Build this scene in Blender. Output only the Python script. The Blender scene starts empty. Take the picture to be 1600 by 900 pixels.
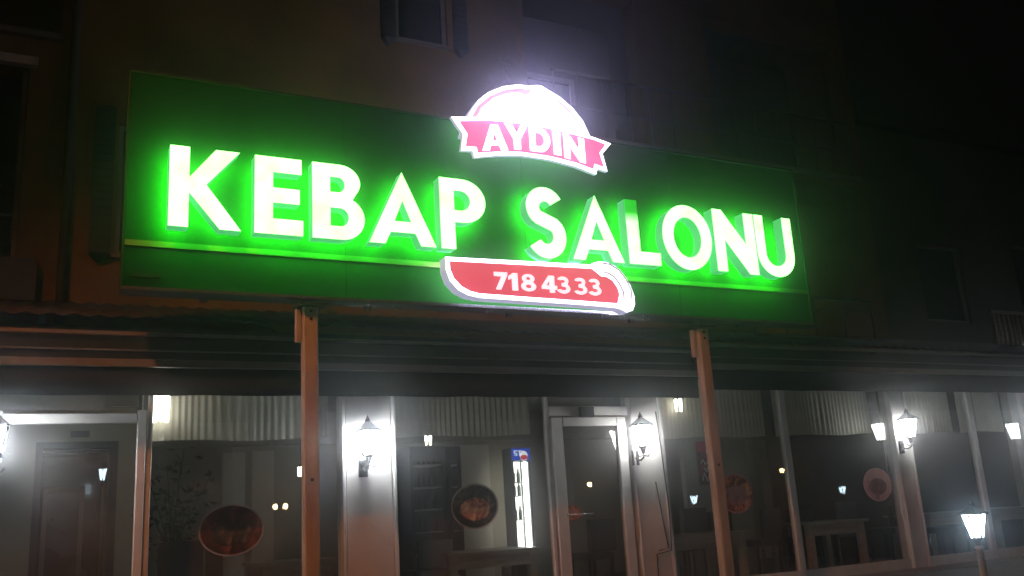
import bpy, bmesh, math, random
from mathutils import Matrix, Vector
random.seed(7)
S = bpy.context.scene
C = S.collection
# ------------------------------------------------------------------ camera
EYE = Vector((0.0, 0.0, 1.5))
RX = Vector((0.89103, -0.45009, -0.05905))      # camera right in world axes
UPV = Vector((-0.05702, -0.24002, 0.96909))     # camera up
BK = Vector((-0.45035, -0.86012, -0.23953))     # camera back
FPX = 1440.0                                     # focal length in pixels of a 1600 wide frame
cam = bpy.data.cameras.new("camera"); camo = bpy.data.objects.new("camera", cam); C.objects.link(camo)
m = Matrix((RX, UPV, BK)).transposed().to_4x4(); m.translation = EYE
camo.matrix_world = m
cam.sensor_width = 36.0; cam.lens = 36.0 * FPX / 1600.0
cam.clip_start = 0.05; cam.clip_end = 2000
S.camera = camo
# ------------------------------------------------------------------ night sky, exposure
w = bpy.data.worlds.new("World"); S.world = w; w.use_nodes = True
bg = w.node_tree.nodes["Background"]
bg.inputs[0].default_value = (0.55, 0.42, 0.36, 1); bg.inputs[1].default_value = 0.0012
S.view_settings.view_transform = 'Standard'; S.view_settings.look = 'None'
S.view_settings.exposure = 0.0; S.view_settings.gamma = 1.0
S.cycles.max_bounces = 8; S.cycles.volume_bounces = 0; S.cycles.transparent_max_bounces = 16
S.cycles.sample_clamp_indirect = 4.0
S.cycles.use_denoising = True

# ------------------------------------------------------------------ helpers
def at(px, py, Y):
    """world point on the vertical plane at distance Y seen at a pixel of the 1600x900 photograph (used to measure the place)"""
    d = RX * (px - 800.0) - UPV * (py - 450.0) - BK * FPX
    return EYE + d * (Y / d.y)

def mat(name, col, rough=0.6, var=0.15, scale=6.0, metal=0.0, bump=0.0, col2=None, stretch=None, spec=0.5):
    M = bpy.data.materials.new(name); M.use_nodes = True
    nt = M.node_tree; b = nt.nodes["Principled BSDF"]
    b.inputs['Roughness'].default_value = rough; b.inputs['Specular IOR Level'].default_value = spec; b.inputs['Metallic'].default_value = metal
    tc = nt.nodes.new('ShaderNodeTexCoord'); n = nt.nodes.new('ShaderNodeTexNoise')
    n.inputs['Scale'].default_value = scale; n.inputs['Detail'].default_value = 6
    src = tc.outputs['Object']
    if stretch:
        mp = nt.nodes.new('ShaderNodeMapping'); mp.inputs['Scale'].default_value = stretch
        nt.links.new(src, mp.inputs['Vector']); src = mp.outputs['Vector']
    nt.links.new(src, n.inputs['Vector'])
    r = nt.nodes.new('ShaderNodeValToRGB')
    c2 = col2 or tuple(c * (1 - 2 * var) for c in col)
    r.color_ramp.elements[0].position = 0.32; r.color_ramp.elements[0].color = (*c2, 1)
    r.color_ramp.elements[1].position = 0.62; r.color_ramp.elements[1].color = (*col, 1)
    nt.links.new(n.outputs['Fac'], r.inputs['Fac']); nt.links.new(r.outputs['Color'], b.inputs['Base Color'])
    if bump:
        bp = nt.nodes.new('ShaderNodeBump'); bp.inputs['Strength'].default_value = bump; bp.inputs['Distance'].default_value = 0.02
        n2 = nt.nodes.new('ShaderNodeTexNoise'); n2.inputs['Scale'].default_value = scale * 9; n2.inputs['Detail'].default_value = 4
        nt.links.new(src, n2.inputs['Vector']); nt.links.new(n2.outputs['Fac'], bp.inputs['Height']); nt.links.new(bp.outputs['Normal'], b.inputs['Normal'])
    return M

def emat(name, col, strength, base=(0.6, 0.6, 0.6), mottle=0.0, scale=3.0):
    M = bpy.data.materials.new(name); M.use_nodes = True
    nt = M.node_tree; b = nt.nodes["Principled BSDF"]
    b.inputs['Base Color'].default_value = (*base, 1); b.inputs['Roughness'].default_value = 0.35
    b.inputs['Emission Color'].default_value = (*col, 1); b.inputs['Emission Strength'].default_value = strength
    if mottle:
        tc = nt.nodes.new('ShaderNodeTexCoord'); n = nt.nodes.new('ShaderNodeTexNoise'); n.inputs['Scale'].default_value = scale
        mr = nt.nodes.new('ShaderNodeMapRange'); mr.inputs['From Min'].default_value = 0.3; mr.inputs['From Max'].default_value = 0.7
        mr.inputs['To Min'].default_value = strength * (1 - mottle); mr.inputs['To Max'].default_value = strength
        nt.links.new(tc.outputs['Object'], n.inputs['Vector']); nt.links.new(n.outputs['Fac'], mr.inputs['Value'])
        nt.links.new(mr.outputs['Result'], b.inputs['Emission Strength'])
    return M

def glass_mat(name, tint=(0.93, 0.95, 0.94), k=1.7, dirt=0.05):
    M = bpy.data.materials.new(name); M.use_nodes = True
    nt = M.node_tree; nt.nodes.clear()
    o = nt.nodes.new('ShaderNodeOutputMaterial'); t = nt.nodes.new('ShaderNodeBsdfTransparent'); g = nt.nodes.new('ShaderNodeBsdfGlossy')
    t.inputs['Color'].default_value = (*tint, 1); g.inputs['Roughness'].default_value = 0.004
    lw = nt.nodes.new('ShaderNodeLayerWeight'); lw.inputs['Blend'].default_value = .5
    f = nt.nodes.new('ShaderNodeMath'); f.operation = 'POWER'; f.inputs[1].default_value = 5.0
    nt.links.new(lw.outputs['Facing'], f.inputs[0])
    mu = nt.nodes.new('ShaderNodeMath'); mu.operation = 'MULTIPLY_ADD'; mu.inputs[1].default_value = .9; mu.inputs[2].default_value = .055; mu.use_clamp = True
    mx = nt.nodes.new('ShaderNodeMixShader')
    nt.links.new(f.outputs[0], mu.inputs[0]); nt.links.new(mu.outputs[0], mx.inputs['Fac'])
    nt.links.new(t.outputs[0], mx.inputs[1]); nt.links.new(g.outputs[0], mx.inputs[2])
    d = nt.nodes.new('ShaderNodeBsdfDiffuse'); d.inputs['Color'].default_value = (0.6, 0.6, 0.58, 1)
    tc = nt.nodes.new('ShaderNodeTexCoord'); n = nt.nodes.new('ShaderNodeTexNoise'); n.inputs['Scale'].default_value = 1.3; n.inputs['Detail'].default_value = 8
    mr = nt.nodes.new('ShaderNodeMapRange'); mr.inputs['From Min'].default_value = 0.35; mr.inputs['From Max'].default_value = 0.75
    mr.inputs['To Min'].default_value = dirt * 0.3; mr.inputs['To Max'].default_value = dirt * 2
    nt.links.new(tc.outputs['Object'], n.inputs['Vector']); nt.links.new(n.outputs['Fac'], mr.inputs['Value'])
    m2 = nt.nodes.new('ShaderNodeMixShader'); nt.links.new(mr.outputs['Result'], m2.inputs['Fac'])
    nt.links.new(mx.outputs[0], m2.inputs[1]); nt.links.new(d.outputs[0], m2.inputs[2])
    nt.links.new(m2.outputs[0], o.inputs['Surface'])
    return M

def tag(o, label=None, cat=None, group=None, kind=None):
    if label: o['label'] = label
    if cat: o['category'] = cat
    if group: o['group'] = group
    if kind: o['kind'] = kind
    return o

def thing(name, loc, label, cat, group=None):
    o = bpy.data.objects.new(name, None); C.objects.link(o); o.location = loc; o.empty_display_size = 0.1
    return tag(o, label, cat, group)

def origin(o):
    v = Vector((0, 0, 0))
    while o: v += o.location; o = o.parent
    return v

def link(name, me, mats, parent=None):
    o = bpy.data.objects.new(name, me); C.objects.link(o)
    for x in (mats if isinstance(mats, (list, tuple)) else [mats]): me.materials.append(x)
    if parent:
        o.parent = parent; me.transform(Matrix.Translation(-origin(parent)))
    return o

class MB:
    def __init__(s): s.v = []; s.f = []; s.sm = []
    def quad(s, *p):
        i = len(s.v); s.v += [tuple(q) for q in p]; s.f.append(tuple(range(i, i + len(p)))); s.sm.append(False); return s
    def box(s, x0, x1, y0, y1, z0, z1):
        i = len(s.v)
        s.v += [(x0, y0, z0), (x1, y0, z0), (x1, y1, z0), (x0, y1, z0), (x0, y0, z1), (x1, y0, z1), (x1, y1, z1), (x0, y1, z1)]
        for q in ((0, 3, 2, 1), (4, 5, 6, 7), (0, 1, 5, 4), (1, 2, 6, 5), (2, 3, 7, 6), (3, 0, 4, 7)):
            s.f.append(tuple(i + k for k in q)); s.sm.append(False)
        return s
    def cbox(s, x0, x1, y0, y1, z0, z1, b=0.008):
        """box with the vertical edges and the front edges chamfered"""
        b = min(b, (x1 - x0) * .3, (y1 - y0) * .3)
        ring = [(x0 + b, y0), (x1 - b, y0), (x1, y0 + b), (x1, y1 - b), (x1 - b, y1), (x0 + b, y1), (x0, y1 - b), (x0, y0 + b)]
        i = len(s.v); s.v += [(x, y, z0) for x, y in ring] + [(x, y, z1) for x, y in ring]
        s.f.append(tuple(i + k for k in reversed(range(8)))); s.f.append(tuple(i + 8 + k for k in range(8))); s.sm += [False, False]
        for k in range(8):
            n = (k + 1) % 8; s.f.append((i + k, i + n, i + 8 + n, i + 8 + k)); s.sm.append(False)
        return s
    def frustum(s, c, prof, n=4, rot=math.pi / 4, smooth=False):
        """stack of n-gon rings: prof = [(radius, z)...] about c"""
        i = len(s.v)
        for r, z in prof:
            for k in range(n):
                a = rot + 2 * math.pi * k / n; s.v.append((c[0] + r * math.cos(a), c[1] + r * math.sin(a), c[2] + z))
        for j in range(len(prof) - 1):
            for k in range(n):
                q = (k + 1) % n; s.f.append((i + j * n + k, i + j * n + q, i + (j + 1) * n + q, i + (j + 1) * n + k)); s.sm.append(smooth)
        s.f.append(tuple(i + k for k in reversed(range(n)))); s.sm.append(False)
        s.f.append(tuple(i + (len(prof) - 1) * n + k for k in range(n))); s.sm.append(False)
        return s
    def tube(s, pts, r, n=8):
        pts = [Vector(p) for p in pts]; i0 = len(s.v)
        for j, p in enumerate(pts):
            d = (pts[min(j + 1, len(pts) - 1)] - pts[max(j - 1, 0)]).normalized()
            a = d.orthogonal().normalized() if abs(d.z) < .95 else Vector((1, 0, 0))
            if abs(d.z) < .95: a = d.cross(Vector((0, 0, 1))).normalized()
            b = d.cross(a).normalized()
            rr = r[j] if isinstance(r, (list, tuple)) else r
            for k in range(n):
                t = 2 * math.pi * k / n; s.v.append(tuple(p + a * rr * math.cos(t) + b * rr * math.sin(t)))
        for j in range(len(pts) - 1):
            for k in range(n):
                q = (k + 1) % n; s.f.append((i0 + j * n + k, i0 + j * n + q, i0 + (j + 1) * n + q, i0 + (j + 1) * n + k)); s.sm.append(True)
        s.f.append(tuple(i0 + k for k in reversed(range(n)))); s.sm.append(False)
        s.f.append(tuple(i0 + (len(pts) - 1) * n + k for k in range(n))); s.sm.append(False)
        return s
    def build(s, name, mats, parent=None):
        me = bpy.data.meshes.new(name); me.from_pydata(s.v, [], s.f)
        me.polygons.foreach_set('use_smooth', s.sm)
        bm = bmesh.new(); bm.from_mesh(me); bmesh.ops.recalc_face_normals(bm, faces=bm.faces); bm.to_mesh(me); bm.free()
        return link(name, me, mats, parent)

def flat_solid(name, loops, yf, depth, mats, parent, bevel=0.0):
    """solid with an outline in the x-z plane (holes allowed), front face at y = yf; mats = [front, side, back]"""
    cu = bpy.data.curves.new(name, 'CURVE'); cu.dimensions = '2D'; cu.fill_mode = 'BOTH'; cu.extrude = depth / 2
    if bevel: cu.bevel_depth = bevel; cu.offset = -bevel; cu.extrude = depth / 2 - bevel
    for lp in loops:
        sp = cu.splines.new('POLY'); sp.points.add(len(lp) - 1); sp.use_cyclic_u = True
        for p, q in zip(sp.points, lp): p.co = (q[0], q[1], 0, 1)
    tmp = bpy.data.objects.new('tmp', cu); C.objects.link(tmp)
    dg = bpy.context.evaluated_depsgraph_get(); dg.update()
    me = bpy.data.meshes.new_from_object(tmp.evaluated_get(dg)); me.name = name
    bpy.data.objects.remove(tmp); bpy.data.curves.remove(cu)
    me.transform(Matrix.Translation((0, yf + depth / 2, 0)) @ Matrix.Rotation(math.pi / 2, 4, 'X'))
    me.materials.clear()
    for p in me.polygons:
        p.use_smooth = False
        ny = p.normal.y; p.material_index = 0 if ny < -.6 else (2 if ny > .6 else 1)
    return link(name, me, mats, parent)

def copy_tree(o, parent=None):
    c = o.copy(); C.objects.link(c); c.parent = parent
    for ch in list(o.children): copy_tree(ch, c)
    return c

def arc(cx, cy, rx, ry, a0, a1, n=20):
    return [(cx + rx * math.cos(math.radians(a0 + (a1 - a0) * k / n)), cy + ry * math.sin(math.radians(a0 + (a1 - a0) * k / n))) for k in range(n + 1)]

def stroke(pts, w):
    L, R = [], []
    for j, p in enumerate(pts):
        a = Vector(pts[max(j - 1, 0)]); b = Vector(pts[min(j + 1, len(pts) - 1)]); d = (b - a).normalized(); n = Vector((-d.y, d.x))
        ww = w[j] if isinstance(w, (list, tuple)) else w
        L.append(tuple(Vector(p) + n * ww / 2)); R.append(tuple(Vector(p) - n * ww / 2))
    return L + R[::-1]

# ------------------------------------------------------------------ materials
M = {}
M['asphalt'] = mat('asphalt', (.05, .05, .052), .9, .2, 3, bump=.4)
M['paver'] = mat('terrace_tile', (.12, .11, .10), .7, .15, 2, bump=.2)
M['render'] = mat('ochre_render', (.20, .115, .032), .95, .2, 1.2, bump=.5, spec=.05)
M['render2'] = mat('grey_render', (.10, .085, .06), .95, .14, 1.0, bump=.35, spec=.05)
M['shutter'] = mat('dark_green_shutter', (.018, .022, .018), .6, .2, 4)
M['wframe'] = mat('window_frame_paint', (.17, .14, .10), .5, .08, 5)
M['darkglass'] = mat('dark_window_glass', (.012, .014, .016), .06, .1, 2)
M['dark'] = mat('dark_metal', (.022, .023, .025), .45, .2, 8)
M['roofsheet'] = mat('corrugated_sheet', (.022, .020, .018), .7, .25, 3, bump=.2)
M['fascia'] = mat('dark_awning_box', (.018, .020, .021), .42, .2, 4)
M['fabric'] = mat('dark_awning_fabric', (.012, .016, .015), .9, .2, 30, bump=.3)
M['alu'] = mat('awning_bar_aluminium', (.20, .19, .175), .4, .1, 7)
M['white'] = mat('white_painted_frame', (.66, .65, .62), .38, .07, 5, bump=.05)
M['pillar'] = mat('white_painted_pillar', (.68, .66, .63), .6, .08, 3, bump=.12)
M['post'] = mat('pale_painted_post', (.58, .47, .34), .55, .2, 9, bump=.25, stretch=(1, 1, .18))
M['board'] = mat('green_sign_board', (.003, .056, .003), .75, .12, 1.5, spec=.08)
M['boardedge'] = mat('sign_edge_trim', (.02, .045, .015), .6, .15, 5, spec=.15)
M['yellow'] = mat('pale_yellow_strip', (.15, .13, .035), .5, .08, 5)
M['metal'] = mat('bright_steel', (.55, .55, .56), .25, .1, 8, metal=.9)
M['railing'] = mat('dull_railing_metal', (.14, .12, .10), .35, .15, 8, metal=.6)
M['iron'] = mat('black_lantern_iron', (.018, .018, .02), .45, .2, 20)
M['interior'] = mat('interior_beige_wall', (.40, .36, .28), .9, .1, .8)
M['pilaster'] = mat('pale_wall_panel', (.62, .58, .50), .8, .06, 1)
M['tile'] = mat('interior_floor', (.16, .13, .11), .35, .2, 1.5)
M['ceil'] = mat('interior_ceiling', (.30, .29, .27), .9, .1, 1)
M['curtain'] = mat('sheer_curtain', (.74, .70, .60), .85, .06, 3, stretch=(8, 8, .5))
_nt = M['curtain'].node_tree; _tl = _nt.nodes.new('ShaderNodeBsdfTranslucent'); _tl.inputs['Color'].default_value = (.7, .66, .55, 1); _mx = _nt.nodes.new('ShaderNodeMixShader'); _mx.inputs['Fac'].default_value = .35
_nt.links.new(_nt.nodes['Principled BSDF'].outputs[0], _mx.inputs[1]); _nt.links.new(_tl.outputs[0], _mx.inputs[2]); _nt.links.new(_mx.outputs[0], _nt.nodes['Material Output'].inputs['Surface'])
M['wood'] = mat('pale_wood', (.52, .40, .30), .5, .15, 3, stretch=(1, 8, 8))
M['woodtop'] = mat('table_top_wood', (.46, .40, .34), .3, .12, 3, stretch=(1, 8, 8))
M['chair'] = mat('dark_leather', (.020, .018, .018), .42, .2, 12, bump=.15)
M['leaf'] = mat('dark_leaf', (.030, .045, .020), .6, .25, 9)
M['pot'] = mat('dark_pot', (.03, .026, .024), .5, .2, 6)
M['cooler'] = mat('black_cooler_case', (.02, .02, .022), .35, .2, 6)
M['shelf'] = mat('cooler_wire_shelf', (.40, .40, .42), .35, .1, 8)
M['bottle'] = mat('dark_bottle_glass', (.03, .05, .03), .12, .3, 14)
M['blue'] = emat('blue_lit_header', (.02, .09, .75), .55, (.02, .05, .4))
M['lettering'] = emat('white_print_lit', (.9, .95, 1), .9)
M['redprint'] = emat('red_print_lit', (.8, .05, .08), .6, (.5, .03, .04))
M['coolwhite'] = emat('cooler_inner_light', (1, .97, .88), 2.6, mottle=.3, scale=6)
M['cooltube'] = emat('cooler_tube_light', (1, 1, .97), 9)
M['glass'] = glass_mat('shop_glass')
M['cable'] = mat('dark_cable', (.05, .035, .03), .6, .1, 8)
# sign lights
M['g_side'] = emat('letter_side_acrylic', (.10, .62, .24), .62, (.15, .5, .3))
M['g_back'] = emat('letter_back_added_glow', (.02, 1.0, .02), 50.0)  # glow added on the hidden letter backs to imitate bloom on the board
M['halo_white'] = emat('sign_back_added_glow', (.70, .66, 1.05), 18.0)  # hidden glow added behind emblem and blade sign to make their halo
M['rimwhite'] = emat('sign_rim_white', (1, .95, 1.2), 3.0)
M['rimside'] = emat('sign_return_side', (.62, .60, .86), .55, (.5, .5, .6))
M['arcband'] = emat('arc_band_mauve', (.82, .30, .46), .8)
M['domewhite'] = emat('dome_blown_white', (1, .90, 1.6), 17.0)
M['handlewhite'] = emat('handle_white_lit', (1, .95, 1.2), 2.2)
M['handleline'] = emat('handle_line_mauve', (.55, .30, .45), .22)
M['pink'] = emat('ribbon_pink_lit', (1.0, .17, .44), 1.05, (.6, .08, .15), mottle=.25, scale=2.2)
M['redpanel'] = emat('red_panel_lit', (1.0, .11, .17), .95, (.6, .03, .05), mottle=.3, scale=1.6)
M['digit'] = emat('digit_white_lit', (1, .86, .93), 1.15)
M['lanternglow'] = emat('lantern_glass_lit', (.93, .97, 1.0), 60.0)
M['gardenglow'] = emat('garden_lantern_glass_lit', (.66, .86, 1.0), 26.0)
M['pendantglow'] = emat('pendant_glass_lit', (1, .95, .80), 10)
M['sodium'] = emat('sodium_lamp_glow', (1.0, .42, .10), 60.0)
M['warmglow'] = emat('warm_lamp_glow', (1.0, .62, .30), 160.0)

def letter_face(name, z0=None, z1=None, base=(.7, .8, .7)):
    """green-white acrylic lit from behind; with z0/z1 the LEDs above z1 are dead and those below z0 full"""
    Mx = emat(name, (1.0, 3.7, .86), 1.25, base)
    nt = Mx.node_tree; b = nt.nodes['Principled BSDF']
    tc = nt.nodes.new('ShaderNodeTexCoord'); n = nt.nodes.new('ShaderNodeTexNoise'); n.inputs['Scale'].default_value = 5.0
    nt.links.new(tc.outputs['Object'], n.inputs['Vector'])
    mr = nt.nodes.new('ShaderNodeMapRange'); mr.inputs['From Min'].default_value = .3; mr.inputs['From Max'].default_value = .7
    mr.inputs['To Min'].default_value = .95; mr.inputs['To Max'].default_value = 1.5
    nt.links.new(n.outputs['Fac'], mr.inputs['Value'])
    out = mr.outputs['Result']
    if z1 is not None:
        sp = nt.nodes.new('ShaderNodeSeparateXYZ'); nt.links.new(tc.outputs['Object'], sp.inputs[0])
        m2 = nt.nodes.new('ShaderNodeMapRange'); m2.interpolation_type = 'SMOOTHSTEP'
        m2.inputs['From Min'].default_value = z0; m2.inputs['From Max'].default_value = z1
        nt.links.new(sp.outputs['Z'], m2.inputs['Value'])
        mm = nt.nodes.new('ShaderNodeMixRGB'); nt.links.new(m2.outputs['Result'], mm.inputs['Fac'])
        mm.inputs['Color1'].default_value = (1.0, 3.7, .86, 1); mm.inputs['Color2'].default_value = (.01, .50, .012, 1)
        nt.links.new(mm.outputs['Color'], b.inputs['Emission Color'])
    nt.links.new(out, b.inputs['Emission Strength'])
    return Mx

# ------------------------------------------------------------------ ground
g = MB().quad((-400, -400, 0), (400, -400, 0), (400, 400, 0), (-400, 400, 0)).build('ground', M['asphalt']); tag(g, kind='structure')
t = MB().box(-3, 24, 7.4, 9.0, 0, .446).build('terrace', M['paver']); tag(t, kind='structure')

# ------------------------------------------------------------------ building
bld = thing('apartment_building', (6, 12, 0), 'ochre rendered apartment building above the restaurant with dark shutters', 'building')
def wall_holes(mb, x0, x1, z0, z1, y0, y1, holes):
    xs = sorted({x0, x1, *[h[0] for h in holes], *[h[1] for h in holes]}); zs = sorted({z0, z1, *[h[2] for h in holes], *[h[3] for h in holes]})
    xs = [x for x in xs if x0 <= x <= x1]; zs = [z for z in zs if z0 <= z <= z1]
    for a, b in zip(xs, xs[1:]):
        run = None
        for c, d in zip(zs, zs[1:]):
            mx, mz = (a + b) / 2, (c + d) / 2
            hole = any(h[0] < mx < h[1] and h[2] < mz < h[3] for h in holes)
            if not hole and run is None: run = c
            if hole and run is not None: mb.box(a, b, y0, y1, run, c); run = None
        if run is not None: mb.box(a, b, y0, y1, run, z1)
YW = 10.6
holes = [(4.03, 4.78, 7.85, 9.15), (.64, 1.7, 4.55, 6.1), (.85, 1.62, 8.15, 9.4), (-2.2, -.30, 4.0, 6.62), (-2.2, -.02, 7.05, 9.6),
         (6.0, 8.0, 6.86, 9.3), (9.4, 12.4, 6.86, 9.3), (8.6, 10.2, 4.0, 6.0), (2.6, 3.4, 4.55, 6.1), (5.2, 6.6, 4.55, 6.1)]
mb = MB(); wall_holes(mb, -2.6, 12.6, 3.3, 10.6, YW, YW + .3, holes); mb.build('wall', M['render'], bld)
for q in ((-2.6, -2.3, YW + .3, 19, 3.3, 10.6), (12.3, 12.6, YW + .3, 19, 3.3, 10.6), (-2.3, 12.3, 18.7, 19, 0, 10.6)): MB().box(*q).build('side_wall', M['render'], bld)
MB().box(-2.9, 12.9, 10.3, 19.3, 10.6, 10.8).build('roof', M['roofsheet'], bld)
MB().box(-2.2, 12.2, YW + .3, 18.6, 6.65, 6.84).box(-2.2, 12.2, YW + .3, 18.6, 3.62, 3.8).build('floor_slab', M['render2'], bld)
def window(x0, x1, z0, z1, sashes=2):
    f = 0.055
    fr = MB().box(x0, x1, YW + .06, YW + .14, z0, z0 + f).box(x0, x1, YW + .06, YW + .14, z1 - f, z1).box(x0, x0 + f, YW + .06, YW + .14, z0 + f, z1 - f).box(x1 - f, x1, YW + .06, YW + .14, z0 + f, z1 - f)
    w_ = fr.build('window', M['wframe'], bld)
    MB().box(x0 + f, x1 - f, YW + .09, YW + .10, z0 + f, z1 - f).build('pane', M['darkglass'], w_)
    MB().box(x0 - .03, x1 + .03, YW - .05, YW + .06, z0 - .05, z0 - .002).build('sill', M['wframe'], w_)
for h in ((4.03, 4.78, 7.85, 9.15), (.64, 1.7, 4.55, 6.1), (.85, 1.62, 8.15, 9.4), (2.6, 3.4, 4.55, 6.1), (5.2, 6.6, 4.55, 6.1)): window(*h)
def shutter(x0, x1, z0, z1):
    s = MB(); s.box(x0, x1, YW - .05, YW - .012, z0 + .06, z1)
    s.frustum(((x0 + x1) / 2, YW - .031, z0), [(.03, -.02), ((x1 - x0) * .62, .06)], 4)
    o = s.build('shutter', M['shutter'], bld)
    sl = MB(); n = int((z1 - z0) / .09)
    for k in range(1, n): sl.box(x0 + .025, x1 - .025, YW - .062, YW - .051, z0 + .06 + k * .09, z0 + .06 + k * .09 + .05)
    tag(sl.build('slat', M['shutter'], o), kind='stuff')
shutter(3.80, 4.0, 7.72, 9.2); shutter(4.86, 5.07, 7.74, 9.2); shutter(.38, .60, 4.46, 6.26); shutter(1.68, 1.86, 8.04, 9.45)
# loggia on the left: recess walls, parapet rail
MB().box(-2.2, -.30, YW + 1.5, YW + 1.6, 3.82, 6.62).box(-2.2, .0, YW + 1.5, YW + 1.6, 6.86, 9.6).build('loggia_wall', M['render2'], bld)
MB().box(-2.3, -.22, YW - .10, YW - .002, 6.62, 6.72).build('loggia_lintel', M['post'], bld)  # paler paint stands in for orange lamp light on the lintel
MB().box(-2.3, .0, YW - .10, YW - .002, 6.98, 7.05).build('loggia_ledge', M['wframe'], bld)
rl = MB().tube([(-2.3, YW - .12, 4.86), (-.36, YW - .12, 4.86)], .022).build('loggia_rail', M['metal'], bld)
for k in range(12): MB().tube([(-.36 - k * .15, YW - .12, 4.40), (-.36 - k * .15, YW - .12, 4.84)], .009, 6).build('baluster', M['iron'], rl)
MB().box(-2.3, -.1, YW - .16, YW - .002, 3.95, 4.40).build('loggia_parapet', M['fascia'], bld)
MB().box(-.36, -.31, YW + .05, YW + .12, 4.4, 6.6).build('loggia_door_frame', M['wframe'], bld)
MB().tube([(.14, YW - .07, 3.4), (.14, YW - .07, 10.55)], .05, 10).build('downpipe', M['render2'], bld)
# balcony recess on the right of the sign's emblem
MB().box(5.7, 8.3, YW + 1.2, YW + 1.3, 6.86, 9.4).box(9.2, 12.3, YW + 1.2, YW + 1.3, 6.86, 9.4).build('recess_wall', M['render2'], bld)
dr = MB().box(6.55, 6.63, YW + 1.1, YW + 1.19, 6.86, 8.35).box(7.42, 7.5, YW + 1.1, YW + 1.19, 6.86, 8.35).box(6.63, 7.42, YW + 1.1, YW + 1.19, 8.27, 8.35).build('balcony_door', M['wframe'], bld)
MB().box(6.63, 7.42, YW + 1.14, YW + 1.16, 6.86, 8.27).build('pane', M['darkglass'], dr)
def balcony(x0, x1, z, y0, railh=.95, n=14):
    sl = MB().box(x0, x1, y0, YW - .003, z - .16, z).build('balcony_slab', M['render'], bld)
    MB().box(x0 - .03, x1 + .03, y0 - .04, y0 - .002, z - .06, z + .02).build('slab_edge', M['wframe'], sl)
    r = MB().tube([(x0, y0 + .05, z + railh), (x1, y0 + .05, z + railh)], .022).tube([(x0, y0 + .05, z + .45), (x1, y0 + .05, z + .45)], .012, 6).build('balcony_rail', M['railing'], bld)
    for k in range(n + 1):
        xx = x0 + .02 + (x1 - x0 - .04) * k / n; MB().tube([(xx, y0 + .05, z + .002), (xx, y0 + .05, z + railh - .022)], .014, 6).build('rail_post', M['railing'], r)
balcony(5.9, 11.4, 6.36, 9.7)
balcony(8.9, 11.3, 3.74, 9.7, .62, 4)
# restaurant interior shell
MB().box(-2.3, 16.0, 14.0, 14.15, .45, 3.3).box(-2.45, -2.3, 9.0, 14.15, .45, 3.3).box(16.0, 16.15, 9.7, 14.15, .45, 3.3).build('interior_wall', M['interior'], bld)
MB().box(-2.3, 16, 9.0, 14.0, .30, .45).build('interior_floor', M['tile'], bld)
MB().box(-2.3, 16, 9.7, 14.0, 3.2, 3.29).build('interior_ceiling', M['ceil'], bld)
for a, b, top in ((347, 382, 708), (393, 427, 705), (720, 766, 696), (1163, 1186, 688), (1192, 1204, 688), (1470, 1476, 690)):
    p, q = at(a, 780, 13.9), at(b, 780, 13.9); zt = at(a, top, 13.9).z
    MB().box(p.x, q.x, 13.86, 13.998, .45, zt).build('pilaster', M['pilaster'], bld)
MB().box(-2.3, 16, 13.80, 13.998, 2.72, 3.2).build('bulkhead', M['interior'], bld)
# inner lobby partition seen through the left door
lob = MB()
wall_holes(lob, -1.6, 1.0, .45, 3.2, 11.3, 11.4, [(.0, .82, .45, 2.57)])
lob.build('lobby_partition', M['interior'], bld)
lf = MB().box(.0, .07, 11.25, 11.42, .45, 2.57).box(.75, .82, 11.25, 11.42, .45, 2.57).box(.07, .75, 11.25, 11.42, 2.50, 2.57).build('lobby_door', M['dark'], bld)
MB().box(.10, .15, 11.7, 11.76, .45, 2.11).box(.47, .52, 11.7, 11.76, .45, 2.11).box(.15, .47, 11.7, 11.76, 2.05, 2.11).box(.70, .74, 11.7, 11.76, .45, 2.11).build('door_leaf', M['wframe'], lf)
MB().box(.15, .47, 11.72, 11.74, .45, 2.05).build('pane', M['darkglass'], lf)
MB().box(.072, .748, 11.80, 11.84, .452, 2.498).build('dark_backing', M['darkglass'], lf)  # dark sheet added behind the opening to darken it, not a door part
MB().box(.33, .52, 11.27, 11.295, 2.62, 2.69).build('exit_plate', M['dark'], bld)

# neighbour on the right
nb = thing('neighbour_building', (18, 12, 0), 'dim grey rendered building standing beyond the right end of the sign', 'building')
mb = MB(); wall_holes(mb, 12.75, 24, 0, 8.2, 11.2, 11.5, [(14.4, 15.6, 4.5, 6.0), (17.2, 18.4, 4.2, 6.2), (19.5, 20.7, 4.5, 6.0)]); mb.build('wall', M['render2'], nb)
for q in ((12.75, 13, 11.5, 18, 0, 8.2), (23.7, 24, 11.5, 18, 0, 8.2)): MB().box(*q).build('side_wall', M['render2'], nb)
MB().box(12.7, 24.2, 11.0, 18.2, 8.2, 8.35).build('roof', M['roofsheet'], nb)
for x0, x1, z0, z1 in ((14.4, 15.6, 4.5, 6.0), (17.2, 18.4, 4.2, 6.2), (19.5, 20.7, 4.5, 6.0)):
    w_ = MB().box(x0, x0 + .06, 11.26, 11.34, z0, z1).box(x1 - .06, x1, 11.26, 11.34, z0, z1).box(x0 + .06, x1 - .06, 11.26, 11.34, z1 - .06, z1).box(x0 + .06, x1 - .06, 11.26, 11.34, z0, z0 + .06).build('window', M['wframe'], nb)
    MB().box(x0 + .06, x1 - .06, 11.3, 11.31, z0 + .06, z1 - .06).build('pane', M['darkglass'], w_)
p = at(1560, 500, 10.4); q = at(1592, 530, 10.4)
sl = MB().box(p.x - .25, p.x + 4, 10.35, 11.198, q.z - .35, q.z - .2).build('balcony_slab', M['render2'], nb)
r = MB().box(p.x - .15, p.x + 4, 10.40, 10.46, p.z + .12, p.z + .18).build('balcony_rail', M['wood'], nb)
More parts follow.
